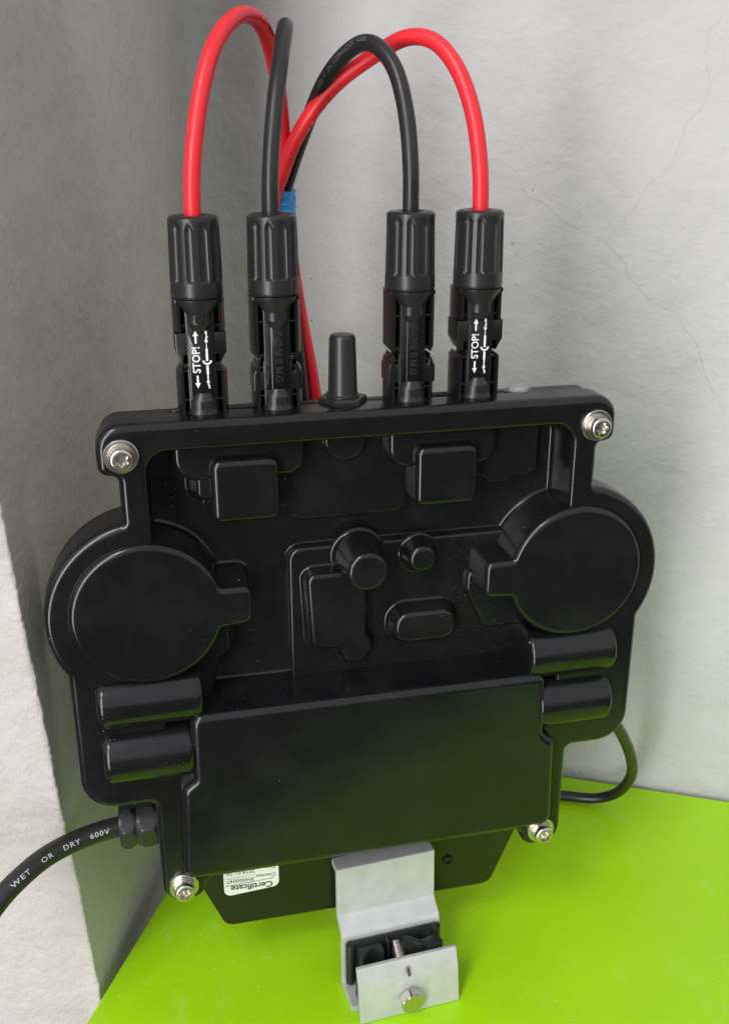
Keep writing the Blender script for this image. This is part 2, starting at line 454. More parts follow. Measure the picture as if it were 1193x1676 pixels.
# cover flange as a ring: outer edge, front face, recess wall
bm = bmesh.new()
def loop(pts, z): return [bm.verts.new(D(p[0], p[1], z)) for p in pts]
def bridge(a, b):
    n = len(a)
    for i in range(n): bm.faces.new((a[i], a[(i + 1) % n], b[(i + 1) % n], b[i]))
R0 = 3.0
prev = loop(OUT, -13.0); first = prev
for k in range(8):
    a = k / 7 * pi / 2; c = loop(offset(OUT, -R0 * (1 - cos(a))), -R0 + R0 * sin(a)); bridge(prev, c); prev = c
c = loop(offset(OUT, -R0 - 0.3), 0); bridge(prev, c); outer_in = c
R1 = 2.0
inner = loop(offset(HOLE, R1 + 0.3), 0); prev = inner
for k in range(7):
    a = k / 6 * pi / 2; c = loop(offset(HOLE, R1 * (1 - sin(a))), -R1 + R1 * cos(a)); bridge(prev, c); prev = c
for k in range(7):
    a = k / 6 * pi / 2; rb = 1.8
    c = loop(offset(HOLE, -0.7 - rb * (1 - cos(a))), FL + rb - rb * sin(a)); bridge(prev, c); prev = c
e = []
for L in (outer_in, inner):
    for i in range(len(L)):
        x = bm.edges.get((L[i], L[(i + 1) % len(L)])); e.append(x)
bmesh.ops.triangle_fill(bm, edges=e, use_beauty=True)
for L in (prev,): bmesh.ops.triangle_fill(bm, edges=[bm.edges.get((L[i], L[(i + 1) % len(L)])) for i in range(len(L))], use_beauty=True)
bm.verts.index_update(); V = [x.co.copy() for x in bm.verts]; Fc = [tuple(q.index for q in x.verts) for x in bm.faces]; bm.free()
cover = mesh_obj('front_cover', V, Fc, M['cover'], inv, smooth=50)

def sub(name, fn, mt='cover', parent=None, smooth=50, label=None):
    mb = MB(); fn(mb); return mb.build(name, M[mt], inv, parent or cover, smooth, label)

# -- round lobes with side tabs
def disc_outline(sg):
    pts = []
    cx, cy, r = 88.0, -28.6, 29.3
    a0 = math.degrees(math.asin((-20.3 - cy) / r)); a1 = math.degrees(math.asin((-37.3 - cy) / r))
    for i in range(73):
        a = radians(180 + a1 * -1 + i * (360 - (a0 - a1)) / 72)
        pts.append((cx + r * cos(a), cy + r * sin(a), 2.0 if i in (0, 72) else 0))
    tab = [(47.8, -20.3, 3.6), (47.6, -36.2, 3.6)]
    o = pts + tab
    return rpoly([(sg * p[0], p[1], p[2]) for p in o], 5)
for sg in (-1, 1):
    sub('round_housing', lambda mb: boss(mb, disc_outline(sg), FL, 3.0, 2.6, 1.8, 0.03))
# low pads below the tabs
sub('raised_pad', lambda mb: boss(mb, rpoly([(-80, -34, 3), (-55.5, -34, 3), (-55.5, -55, 3), (-60, -58, 2), (-64, -74, 3), (-80, -74, 3)]), FL, -12, 1.8, 1.2))
sub('raised_pad', lambda mb: boss(mb, rpoly([(80, -30, 3), (44.8, -30, 3), (44.6, -38.5, 3.5), (53.5, -57.5, 3.5), (80, -57.5, 3)]), FL, -11.5, 1.8, 1.2))
# -- half-round cylinders at the lower sides
def halfcyl(mb, x0, x1, yc, R, zc, rf=3.0, zb=FL, inner_r=2.2):
    st = []
    for k in range(7):
        a = k / 6 * pi / 2; st.append((x0 + rf * (1 - cos(a)) , rf * (1 - sin(a))))
    for k in range(7):
        a = (6 - k) / 6 * pi / 2; st.append((x1 - inner_r * (1 - cos(a)), inner_r * (1 - sin(a))))
    sec_n = 26; v = []; f = []
    for x, e in st:
        r = R - e * 0.85
        sec = [(yc - r - 0.9, zb), (yc - r - 0.15, zc - 3)]
        for k in range(sec_n + 1):
            a = pi - k / sec_n * pi
            sec.append((yc + r * cos(a), zc + (R - e) * sin(a) * (0.98 if abs(cos(a)) < .999 else 1)))
        sec += [(yc + r + 0.15, zc - 3), (yc + r + 0.9, zb)]
        for y, z in sec: v.append(D(x, y, z))
    m = len(sec)
    for j in range(len(st) - 1):
        for i in range(m - 1): f.append((j * m + i, j * m + i + 1, (j + 1) * m + i + 1, (j + 1) * m + i))
    f.append(tuple(range(m))); f.append(tuple((len(st) - 1) * m + i for i in range(m)))
    mb.add(v, f)
for x0, x1, yc, R in ((-110.2, -69.0, -67.4, 11.3), (-109.6, -74, -91.8, 12.2)):
    sub('half_round_housing', lambda mb: halfcyl(mb, x0, x1, yc, R, -4.5))
    sub('half_round_housing', lambda mb: halfcyl(mb, -x0 - 1.2, -x1, yc - .2, R, -4.5, -3.0) if False else halfcyl(mb, -x1, -x0 - 1.2, yc - .2, R, -4.5, 2.2, FL, 3.0))
# -- large terminal box
sub('large_box_housing', lambda mb: boss(mb, rpoly([(-74.8, -73.2, 5), (76.2, -73.2, 5), (77.0, -103.4, 2.4), (82.2, -107.4, 4.4), (83.6, -152.2, 5), (-81.8, -152.2, 5), (-79.9, -107.4, 4.4), (-75.0, -103.4, 2.4)], 6), FL, 6.5, 3.4, 1.4, 0.05))
# -- raised panel in the middle of the recess
sub('raised_panel', lambda mb: boss(mb, rpoly([(-30.5, -14, 6), (90, -14, 4), (90, -90, 4), (-30.5, -90, 4)]), FL - .2, -16.2, 1.7, 1.6, 0.05))
sub('stepped_boss', lambda mb: boss(mb, rpoly([(-24.3, -24, 4), (1.2, -24, 3.4), (1.2, -53.5, 2.5), (4.3, -59, 4.5), (0.6, -67.0, 5), (-7.6, -67.0, 5), (-10.4, -59.5, 2), (-22.6, -57.6, 4)]), -16.2, -10.2, 2.2, 1.4, 0.25))
sub('round_post', lambda mb: boss(mb, circle(-1.6, -19.0, 8.3, 40), -16.2, 3.5, 2.2, 1.8, 0.10))
sub('small_round_post', lambda mb: boss(mb, circle(24.4, -20.9, 6.1, 32), -16.2, -8.0, 2.4, 1.5, 0.25))
sub('oblong_boss', lambda mb: boss(mb, rpoly([(12.6, -44.6, 6.5), (39.8, -44.6, 6.5), (39.8, -59.2, 6.5), (12.6, -59.2, 6.5)], 8), -16.2, -8.0, 2.3, 1.5, 0.25))
# -- square housings and the blocks behind them
for xa, xb, ya, yb in ((-60.8, -34.6, 3.9, 29.6), (19.2, 45.0, 3.9, 29.2)):
    sub('square_housing', lambda mb: boss(mb, rpoly([(xa, ya, 3.6), (xb, ya, 3.6), (xb, yb, 4.2), (xa, yb, 4.2)], 7), FL, -3.0, 3.0, 1.4, 0.07))
sub('round_ended_block', lambda mb: boss(mb, rpoly([(-74.0, 44, 4), (-74.0, 20.0, 9), (-24.0, 20.0, 7), (-24.0, 44, 4)], 8), FL, -8.5, 2.4, 1.6, 0.10))
sub('round_ended_block', lambda mb: boss(mb, rpoly([(9.4, 44, 4), (9.4, 19.4, 8), (54.2, 18.6, 7), (54.2, 44, 4)], 8), FL, -8.5, 2.4, 1.6, 0.10))
sub('small_peg', lambda mb: boss(mb, rpoly([(-65.8, 26, 2.2), (-65.8, 12.5, 3), (-56, 11, 2.2), (-56, 26, 2.2)]), FL, -9.5, 1.6, 1.2, 0.3))
sub('thin_pad', lambda mb: boss(mb, rpoly([(-40, 44, 3), (-40, 4.6, 3), (-31, 4.6, 2), (-28.5, 0.2, 2.5), (-24, -1.8, 3), (15.8, -1.8, 4), (19.4, 1.6, 4), (19.6, 12, 3), (28, 14, 3), (30, 44, 3)]), FL, -15.8, 1.4, 1.2))
sub('thin_pad', lambda mb: boss(mb, rpoly([(38, 44, 3), (38, 11.2, 3), (50.5, 11.0, 3), (54.5, 7.6, 4), (61.0, 7.6, 4), (65, 10, 3), (74.8, 10, 3), (74.8, 44, 3)]), FL, -14.8, 1.5, 1.2))
sub('thin_pad', lambda mb: boss(mb, rpoly([(-90, 44, 1), (-90, 18.5, 1), (-66, 18.5, 1), (-66, 44, 1)]), FL - .3, FL + .9, 0.5, 0.5))
sub('nut_bulge', lambda mb: boss(mb, circle(-6.9, 31.6, 8.6, 36), FL, -12.6, 1.4, 1.0, 0.2))

# -- rear shell behind the flange
bm = bmesh.new(); a = loop(offset(OUT, -1.2), -13.1); b = loop(offset(OUT, -1.2), -24.5); c = loop(offset(OUT, -2.7), -26.0); bridge(a, b); bridge(b, c)
for L in (c,): bmesh.ops.triangle_fill(bm, edges=[bm.edges.get((L[i], L[(i + 1) % len(L)])) for i in range(len(L))], use_beauty=True)
bm.verts.index_update(); V = [x.co.copy() for x in bm.verts]; Fc = [tuple(q.index for q in x.verts) for x in bm.faces]; bm.free()
mesh_obj('rear_shell', V, Fc, M['back'], inv, smooth=50)
# thin seam gasket
# -- mounting plate hanging below
mb = MB()
MP = rpoly([(-100, -40, 6), (100, -40, 6), (100, -128, 4), (67.5, -208.3, 6), (-63.2, -208.3, 6), (-96, -128, 4)])
prism(mb, MP, -28.8, -26.2, bev=0.4)
plate = mb.build('mounting_plate', M['plate'], inv)
mb = MB(); lathe(mb, [(2.6, -26.1), (2.5, -25.4), (1.6, -25.2), (1.4, -26.0), (0.2, -26.0)], lambda x, y, h: D(45.6 + x, -190.6 + y, h), 20); mb.build('rivet', M['plate'], inv, plate)
# -- certificate sticker, upside down
mb = MB(); prism(mb, rpoly([(-63.3, -163, 1), (-37.6, -163, 1), (-37.6, -189.2, 3.2), (-63.3, -191.0, 3.2)], 6), -26.15, -25.95)
label = mb.build('certificate_sticker', M['paper'], inv, label='white sticker printed Certificate, upside down')
mb = MB()
def sticker_text(t, size, x, y, bold=0.0, sp=1.0, tilt=-0.035):
    v, f = text_geo(t, size, 0, bold, sp)
    c, s = cos(pi + tilt), sin(pi + tilt)
    y -= 2.5
    mb.add([D(x + a * c - b * s, y + a * s + b * c, -25.88) for a, b, _ in v], f)
sticker_text('Certificate', 4.6, -50.4, -184.6, 0.10)
sticker_text('Checker', 2.7, -43.8, -179.6, 0.02, 1.05); sticker_text('BH000047', 2.7, -55.6, -180.4, 0.02, 1.1)
sticker_text('Date', 2.7, -41.8, -175.2, 0.02, 1.05); sticker_text('2024.01.26', 2.7, -55.2, -175.9, 0.02, 1.1)
for x0, x1, y, w in ((-62.6, -40.0, -184.3, 0.14), (-62.4, -48.5, -180.6, 0.07)):
    mb.add([D(x0, y - .8 - w, -25.88), D(x1, y - w, -25.88), D(x1, y + w, -25.88), D(x0, y - .8 + w, -25.88)], [(0, 1, 2, 3)])
mb.build('printed_lettering', M['ink'], inv, label)

# -- corner screws
def screw(x, y):
    P = lambda a, b, h: D(x + a, y + b, h)
    mb = MB(); lathe(mb, [(6.35, 0.02), (6.35, 0.9), (6.1, 1.15), (3.0, 1.15)], P, 36)
    root = mb.build('screw', M['steel'], inv)
    mb = MB(); lathe(mb, [(4.7, 1.16), (4.75, 1.3), (4.75, 2.1), (4.6, 2.3), (3, 2.3)], P, 28); mb.build('spring_washer', M['steel'], inv, root)
    mb = MB(); k = random.uniform(0, 1)
    def torx(a): return 2.45 + 0.45 * cos(6 * (a + k))
    n = 48; prof = [(4.0, 2.3), (4.2, 2.5), (4.3, 4.6), (4.15, 5.3), (3.7, 5.75), (3.2, 5.9)]
    v = []; f = []
    for r, h in prof:
        for i in range(n): v.append(P(r * cos(2 * pi * i / n), r * sin(2 * pi * i / n), h))
    for sc_, h in ((1, 5.9), (0.95, 5.6), (0.88, 3.4)):
        for i in range(n):
            a = 2 * pi * i / n; v.append(P(torx(a) * sc_ * cos(a), torx(a) * sc_ * sin(a), h))
    R_ = len(prof) + 3
    for j in range(R_ - 1):
        for i in range(n): f.append((j * n + i, j * n + (i + 1) % n, (j + 1) * n + (i + 1) % n, (j + 1) * n + i))
    f.append(tuple((R_ - 1) * n + i for i in range(n)))
    mb.add(v, f); mb.build('head', M['steel'], inv, root, 40)
for x, y in ((-92.7, 34.9), (92.5, 34.5), (-81.9, -159.2), (81.0, -158.7)): screw(x, y)

# -- capped post and clear lens on the top edge
ZC = -16.0
mb = MB(); P = lambda a, b, h: D(-7.3 + a, h, ZC + b)
lathe(mb, [(9.6, 40), (9.6, 47.6), (9.0, 48.4), (7, 48.5)], P, 6)
post = mb.build('capped_post', M['gland'], inv, smooth=20)
mb = MB(); lathe(mb, [(6.6, 48.4), (6.6, 49.0), (5.9, 49.6), (5.7, 50.5), (5.1, 70.5), (4.9, 71.6), (4.2, 72.3), (3, 72.5)], P, 32); mb.build('cap', M['cap'], inv, post)
mb = MB(); P = lambda a, b, h: D(66.3 + a, h, -19 + b)
lathe(mb, [(6.4, 40), (6.4, 45.2), (6.0, 45.6), (4.6, 45.7)], P, 28); lensb = mb.build('lens_collar', M['cover'], inv)
mb = MB(); lathe(mb, [(4.5, 45.6), (4.5, 46.9), (4.0, 47.6), (2.4, 47.9)], P, 28); mb.build('clear_lens', M['lens'], inv, lensb)

# ------------------------------------------------------------------ plug connectors
def body_pieces(xc):
    return lambda x, y, h: D(xc + x, y, ZC + h)
def funnel_profile(P, y0, sgn):
    """front-half funnel: wide at y0, narrow towards sgn direction; list of (half width, y, depth)"""
    if sgn > 0: return [(7.3, y0), (7.1, y0 + 0.5), (5.5, y0 + 4.6), (5.45, y0 + 4.8), (5.4, y0 + 8.0), (5.2, y0 + 8.2), (3.2, y0 + 10.7), (2.9, y0 + 10.8)]
    return [(8.3, y0), (8.1, y0 - 0.8), (5.0, y0 - 5.4), (4.9, y0 - 5.6), (4.8, y0 - 8.8), (4.6, y0 - 9.1), (3.4, y0 - 11.3), (3.0, y0 - 11.4)]
def funnel(mb, P, prof, back=2.0):
    n = 20; v = []; f = []
    for w, y in prof:
        for i in range(n + 1):
            a = pi * i / n
            v.append(P(-w * cos(a), y, back + (w * 0.62 + 2.8) * (sin(a) ** 0.75)))
    for j in range(len(prof) - 1):
        for i in range(n): f.append((j * (n + 1) + i, j * (n + 1) + i + 1, (j + 1) * (n + 1) + i + 1, (j + 1) * (n + 1) + i))
    f.append(tuple(range(n + 1))); f.append(tuple((len(prof) - 1) * (n + 1) + i for i in range(n + 1)))
    mb.add(v, f)
def block(mb, P, x0, x1, y0, y1, z0, z1, r=0.5):
    prism(mb, rpoly([(x0, y0, r), (x1, y0, r), (x1, y1, r), (x0, y1, r)], 2), z0, z1, P=P, bev=0.5)

def rails(mb, P, y0, y1, cut0=0.0, cut1=0.0):
    """left and right side rails with chamfered ends and sloping outer faces"""
    for sg in (-1, 1):
        o = rpoly([(sg * 6.9, y0), (sg * (9.3 - cut0), y0), (sg * 9.3, y0 + cut0 * 1.1), (sg * 9.3, y1 - cut1 * 1.1), (sg * (9.3 - cut1), y1), (sg * 6.9, y1)])
        n = len(o); v = []; f = []
        for (z, sh) in ((-7.0, 0.6), (-3.5, 0.0), (2.2, 0.0), (5.6, 1.3)):
            for q in o:
                ax = abs(q[0]); ax2 = ax - sh * max(0.0, (ax - 6.9) / 2.4); v.append(P(sg * ax2, q[1], z))
        f.append(tuple(range(n)))
        for j in range(3):
            for i in range(n): f.append((j * n + i, j * n + (i + 1) % n, (j + 1) * n + (i + 1) % n, (j + 1) * n + i))
        f.append(tuple(3 * n + i for i in range(n))); mb.add(v, f)
def emboss(mb, P, txt, size, x, y, z, rot=0, ext=0.25, bold=0.05, sp=1.0):
    v, f = text_geo(txt, size, ext, bold, sp); c, s = cos(rot), sin(rot)
    mb.add([P(x + a * c - b * s, y + a * s + b * c, z + d) for a, b, d in v], f)

def fluted_cap(mb, xc, y0=88.6, y1=117.0):
    n = 144; rows = []
    H = y1 - y0
    for k in range(46):
        t = k / 45; rows.append(t)
    v = []; f = []
    for t in rows:
        y = y0 + H * t
        r = 9.55 - 0.55 * t
        if t < 0.03: r -= 0.35 * (1 - t / 0.03)
        if t > 0.965: r -= 1.1 * ((t - 0.965) / 0.035) ** 2
        for i in range(n):
            a = 2 * pi * i / n
            ph = (a * 12 / (2 * pi)) % 1.0; q = abs(ph - 0.5) * 2            # 0 at groove centre
            wid = 0.62
            top = 0.93 - 0.07 * (q / wid) ** 2 if q < wid else 0
            g = 0
            if q < wid and 0.20 < t < top:
                g = (1 - (q / wid) ** 2) ** 0.5 * 0.72 * min(1, (t - 0.20) / 0.02) * min(1, (top - t) / 0.06)
            else: g = 0
            rr = r - g
            v.append(D(xc + rr * cos(a), y, ZC + rr * sin(a)))
    for j in range(len(rows) - 1):
        for i in range(n): f.append((j * n + i, j * n + (i + 1) % n, (j + 1) * n + (i + 1) % n, (j + 1) * n + i))
    # top rim, recessed around the cable
    base = (len(rows) - 1) * n; k0 = len(v)
    for r, y in ((5.0, y1 + .05), (4.2, y1 - .5), (3.4, y1 - 3)):
        for i in range(n):
            a = 2 * pi * i / n; v.append(D(xc + r * cos(a), y, ZC + r * sin(a)))
    prev = base
    for j in range(3):
        c = k0 + j * n
        for i in range(n): f.append((prev + i, prev + (i + 1) % n, c + (i + 1) % n, c + i))
        prev = c
    mb.add(v, f)

def flat_poly(mb, P, pts, z): mb.add([P(x, y, z) for x, y in pts], [tuple(range(len(pts)))])
def stop_print(mb, P, z):
    v, f = text_geo('STOP!', 4.0, 0, 0.08, 1.02)
    X = -1.9
    mb.add([P(X - b, 63.6 + a, z) for a, b, _ in v], f)
    for y, sg in ((70.2, 1), (57.2, -1)):
        flat_poly(mb, P, [(X - .35, y), (X + .35, y), (X + .35, y + sg * 3.0), (X - .35, y + sg * 3.0)][::sg], z)
        flat_poly(mb, P, [(X - 1.0, y + sg * 3.0), (X + 1.0, y + sg * 3.0), (X, y + sg * 5.2)][::sg], z)
    X = 1.9
    def bar(x0, x1, y0, y1): flat_poly(mb, P, [(x0, y0), (x1, y0), (x1, y1), (x0, y1)], z)
    bar(X - .42, X + .42, 63.0, 68.0); bar(X - .16, X + .16, 68.0, 70.2); bar(X - .42, X + .42, 57.6, 61.2); bar(X - .25, X + .25, 55.6, 57.6)
    flat_poly(mb, P, [(X, 69.6), (X + .7, 71.4), (X - .7, 71.4)], z); bar(X - .25, X + .25, 71.4, 72.3); bar(X - .1, X + .6, 72.3, 72.9); bar(X - .05, X + .35, 72.9, 73.9); bar(X - .4, X + .4, 73.9, 75.2)
    flat_poly(mb, P, [(X, 55.9), (X - .7, 54.2), (X + .7, 54.2)], z); bar(X - .25, X + .25, 53.2, 54.2); bar(X - .1, X + .6, 52.7, 53.2); bar(X + .1, X + .6, 51.7, 52.7)
    n = 12; pts_o = [(X + 1.75 * cos(pi + pi * i / n), 63.2 + 1.75 * sin(pi + pi * i / n)) for i in range(n + 1)]; pts_i = [(X + 1.05 * cos(pi + pi * i / n), 63.2 + 1.05 * sin(pi + pi * i / n)) for i in range(n + 1)]
    for i in range(n): flat_poly(mb, P, [pts_i[i], pts_o[i], pts_o[i + 1], pts_i[i + 1]], z + .01)

def socket_male(xc):
    """panel socket with the printed face, fixed on the inverter (lower half)"""
    P = body_pieces(xc)
    mb = MB(); block(mb, P, -5.3, 5.3, 44, 63.5, -7.5, 5.4); rails(mb, P, 44, 63.2, 0.0, 1.6)
    block(mb, P, -7.6, 7.6, 44, 62.6, -6.8, -1.0, .3)
    for y in (51.2, 62.0): block(mb, P, -7.2, 7.2, y - .5, y + .5, -6.5, 4.6, 0.2)
    block(mb, P, -9.6, 9.6, 40.5, 44.6, -9, 8.4)
    root = mb.build('panel_socket', M['plug'], inv, smooth=25)
    mb = MB(); funnel(mb, P, funnel_profile(P, 43.3, 1)); mb.build('funnel', M['cap'], inv, root, 22)
    mb = MB(); emboss(mb, P, 'BN', 2.9, 0.3, 49.7, 8.15, pi, 0.5, 0.08); mb.build('raised_mark', M['emboss'], inv, root, 22)

cables_group = 'plug-ended solar cables on the inverter'
def plug(kind, xc, name, label, cmat, path, mark, text_marks=None):
    t = Thing(name, label, 'cable', D(xc, 53, ZC))
    P = body_pieces(xc)
    mb = MB(); fluted_cap(mb, xc); cap = mb.build('fluted_cap', M['cap'], t, smooth=30)
    if kind == 'A':
        mb = MB(); block(mb, P, -5.3, 5.3, 63.4, 88.4, -7.4, 5.38); rails(mb, P, 76.7, 88.4)
        block(mb, P, -7.6, 7.6, 70, 88, -6.8, -1.0, .3); block(mb, P, -7.2, 7.2, 78.0, 79.2, -6.5, 4.6, 0.2); block(mb, P, -8.7, 8.7, 86.9, 88.6, -7, 5.6, .4)
        prism(mb, rpoly([(-9.2, 76.3), (-9.2, 69.0), (-6.9, 64.8), (-6.3, 64.6), (-6.1, 67.8), (6.1, 67.8), (6.3, 64.6), (6.9, 64.8), (9.2, 69.0), (9.2, 76.3)]), -6.8, 5.3, P=P, bev=0.5)
        bd = mb.build('plug_body', M['plug'], t, smooth=25)
        mb = MB(); PP = lambda x, y, h: P(x, 55.6 + (y - 51.8) * 0.915, h); stop_print(mb, PP, 5.62); mb.build('printed_stop_mark', M['print'], t, bd, False, label='white STOP! print with arrows and connector symbol')
        mb = MB(); block(mb, P, -4.6, 4.6, 51.0, 76.2, 4.5, 5.55, .3); mb.build('print_panel', M['plug'], t, bd, 25)
    else:
        mb = MB(); block(mb, P, -5.0, 5.0, 53.2, 88.4, -7.4, 5.4); rails(mb, P, 65.4, 88.4, 1.7, 0)
        block(mb, P, -7.6, 7.6, 66.2, 88, -6.8, -1.0, .3)
        for y in (66.6, 79.0): block(mb, P, -7.2, 7.2, y - .5, y + .5, -6.5, 4.6, 0.2)
        block(mb, P, -8.7, 8.7, 86.9, 88.6, -7, 5.6, .4)
        prism(mb, rpoly([(-9.2, 53.3), (9.2, 53.3), (9.2, 59.6), (7.6, 62.6), (7.2, 64.3), (6.3, 60.6), (5.6, 60.6), (5.4, 64.8), (-5.4, 64.8), (-5.6, 60.6), (-6.3, 60.6), (-7.2, 64.3), (-7.6, 62.6), (-9.2, 59.6)]), -6.8, 5.2, P=P, bev=0.5)
        block(mb, P, -2.6, 2.6, 53.6, 79.5, 5.0, 5.9, .3)
        bd = mb.build('plug_body', M['plug'], t, smooth=25)
        mb = MB()
        for i, ch in enumerate('BONENG'): emboss(mb, P, ch, 3.5, 0.1, 74.6 - i * 3.35, 5.95, -pi / 2, 0.6, 0.12)
        mb.build('raised_lettering', M['emboss'], t, bd, 25)
    mb = MB(); funnel(mb, P, funnel_profile(P, 88.4, -1)); mb.build('funnel', M['cap'], t, cap, 22)
    mb = MB(); emboss(mb, P, mark, 3.4, 0.3, 81.2, 7.8, 0, 0.5, 0.10); mb.build('raised_mark', M['emboss'], t, cap, 22)
    pts = [D(xc, 108, ZC)] + [D(*p) for p in path]
    pth = smooth_path(spline(pts, 1.5), 8)
    mb = MB(); tube(mb, pth, 3.05, 22); cb = mb.build('cable', cmat, t, smooth=60)
    if text_marks:
        s0, s1, mt, bdir = text_marks; cum = [0]
        for i in range(1, len(pth)): cum.append(cum[-1] + (pth[i] - pth[i - 1]).length)
        mb = MB(); s = s0
        while s < s1:
            wl = random.choice((0.5, 0.7, 0.9, 0.35)); hh = random.uniform(.45, .8)
            if random.random() < 0.14: s += 1.6
            i = min(range(len(cum)), key=lambda k: abs(cum[k] - s)); T = (pth[min(i + 1, len(pth) - 1)] - pth[i - 1]).normalized()
            c = pth[i] + T * (s - cum[i]); b = Vector(bdir); e1 = (b - T * b.dot(T)).normalized(); e2 = T.cross(e1)
            def pt(ds, ph): return c + T * ds + (e1 * cos(ph) + e2 * sin(ph)) * 3.09
            for part in ((0, .18, -1, 1), (0, wl, .6, 1), (0, wl, -1, -.6)) if random.random() < .5 else ((0, .18, -1, 1), (wl - .18, wl, -1, 1), (0, wl, -.2, .2)):
                mb.add([pt(part[0], part[2] * hh / 3), pt(part[1], part[2] * hh / 3), pt(part[1], part[3] * hh / 3), pt(part[0], part[3] * hh / 3)], [(0, 1, 2, 3)])
            s += wl + 0.45
        mb.build('faint_print', mt, t, cb, False)
    return t

red1 = [(-60.9, 117.0, -16), (-60.6, 127.7, -16), (-59.0, 140.8, -17), (-55.2, 158.5, -20), (-49.2, 173.4, -27), (-40.5, 182.7, -38), (-34.4, 184.1, -46), (-28.9, 181.6, -54), (-23.4, 170.7, -64), (-20.0, 156.6, -72), (-17.7, 140.4, -80), (-16.9, 125.8, -86), (-17.1, 114.4, -90), (-13.4, 89.6, -92), (-10.4, 65.8, -90), (-6.1, 38.6, -88), (-2.6, 5, -86), (0, -60, -80), (10, -150, -75), (30, -225, -80), (60, -235.5, -95)]
blk2 = [(-33.2, 117.5, -16), (-32.6, 133.5, -17), (-29.9, 151.7, -22), (-26.5, 166.0, -30), (-22.5, 177.8, -42), (-20.3, 181.2, -52), (-19.5, 178.2, -63), (-20.5, 163.5, -75), (-22, 140.3, -86), (-23, 114.3, -92), (-22, 60, -96), (-18, 0, -94), (-12, -100, -86), (-10, -200, -84), (-14, -235, -96)]
blk3 = [(18.9, 117.0, -16), (18.7, 133.1, -16), (17.6, 151.8, -20), (14.8, 167.3, -28), (8.5, 175.3, -38), (1.9, 171.8, -50), (-4.1, 162.0, -62), (-8.5, 148.7, -72), (-13.4, 133.3, -80), (-17.0, 120.9, -84), (-18.9, 112.1, -85), (-15.4, 76.8, -86), (-11.9, 39.0, -84), (-9.7, 5, -84), (-7, -80, -76), (0, -200, -74), (14, -235.5, -86)]
red4 = [(46.0, 116.0, -16), (45.5, 130.7, -16), (43.2, 149.7, -19), (38.7, 165.4, -25), (32.4, 175.6, -34), (24.3, 177.5, -42), (15.3, 172.6, -51), (2.8, 163.6, -60), (-6.7, 153.2, -66), (-14.4, 140.5, -72), (-19.4, 126.1, -78), (-22.5, 113.9, -82), (-20.9, 70, -88), (-18, 20, -88), (-12, -80, -80), (10, -200, -70), (40, -235.5, -78)]
for x in (-61.0, -33.0, 19.0, 46.0): socket_male(x)
plug('A', -61.0, 'solar_cable', 'red cable arching from the plug marked BN and STOP!, nearest the dim wall', M['red'], red1, 'BN')
plug('B', -33.0, 'solar_cable', 'black cable rising almost straight from the plug in front of the blue tape', M['black_cable'], blk2, '-')
plug('B', 19.0, 'solar_cable', 'black cable bending left in an arch from the plug right of the capped post', M['black_cable'], blk3, '-', (76, 108, M['faint'], (-0.35, -0.9, 0.25)))
plug('A', 46.0, 'solar_cable', 'red cable arching left over the black one from the rightmost plug', M['red'], red4, '+', (126, 158, M['ink'], (0.45, -0.75, -0.45)))
for o in [c for c in COL.objects if c.name.startswith('solar_cable')]: o['group'] = cables_group

# blue tape round the four cables
mb = MB(); n = 40; v = []; f = []; rows = 20
for k in range(rows):
    t = k / (rows - 1); y = 121.0 - 17 * t
    for i in range(n):
        a = 2 * pi * i / n
        rr = 6.7 + 0.8 * noise.noise((cos(a) * 1.4, sin(a) * 1.4, y * 0.16)) + 0.35 * (((t * 5 + i / n) % 1.0) < 0.12) + (0.9 * noise.noise((cos(a) * 3, sin(a) * 3, 4)) if k in (0, rows - 1) else 0)
        yy = y + (1.6 * noise.noise((cos(a) * 1.5, sin(a) * 1.5, 8)) if k in (0, rows - 1) else 0)
        v.append(D(-18.8 + 0.4 * t + rr * cos(a), yy, -87.5 + rr * 0.95 * sin(a)))
for j in range(rows - 1):
    for i in range(n): f.append((j * n + i, j * n + (i + 1) % n, (j + 1) * n + (i + 1) % n, (j + 1) * n + i))
tp = mesh_obj('tape_wrap', v, f, M['tape'], smooth=40)
tp['label'] = 'crinkled blue tape wrapped round the cable bundle behind the plugs'; tp['category'] = 'tape'

# ------------------------------------------------------------------ power lead with gland (part of the inverter)
GP = lambda a, b, h: D(h, -136.0 + a, ZC + b)
mb = MB()
def hexnut(mb, h0, h1, R, ch, rot):
    # six-sided nut with rounded chamfers along x
    n = 72; v = []; f = []; prof = [h0, h0 + ch * .33, h0 + ch * .66, h0 + ch, h1 - ch, h1 - ch * .66, h1 - ch * .33, h1]
    for h in prof:
        e = min(1.0, min(h - h0, h1 - h) / ch)
        for i in range(n):
            a = 2 * pi * i / n + rot; k = (a - rot) % (pi / 3) - pi / 6
            r = min(R * cos(pi / 6) / cos(k), R * (0.85 + 0.152 * e)); v.append(GP(r * cos(a), r * sin(a), h))
    for j in range(len(prof) - 1):
        for i in range(n): f.append((j * n + i, j * n + (i + 1) % n, (j + 1) * n + (i + 1) % n, (j + 1) * n + i))
    f.append(tuple(range(n))); f.append(tuple((len(prof) - 1) * n + i for i in range(n))); mb.add(v, f)
hexnut(mb, -106.8, -99.9, 9.8, 2.2, 0.25); hexnut(mb, -99.3, -90.5, 10.2, 2.4, 0.25)
lathe(mb, [(8.3, -101), (8.3, -98)], GP, 32); lathe(mb, [(7.5, -92), (7.5, -86)], GP, 32)
gland = mb.build('cable_gland', M['gland'], inv, smooth=16)
ac = [(-168, -153.0, 26), (-156.6, -143.5, 14), (-147.3, -138.4, 6), (-135.7, -136.2, -4), (-121.1, -135.8, -12), (-106.6, -135.9, -16), (-96, -136.0, -16)]
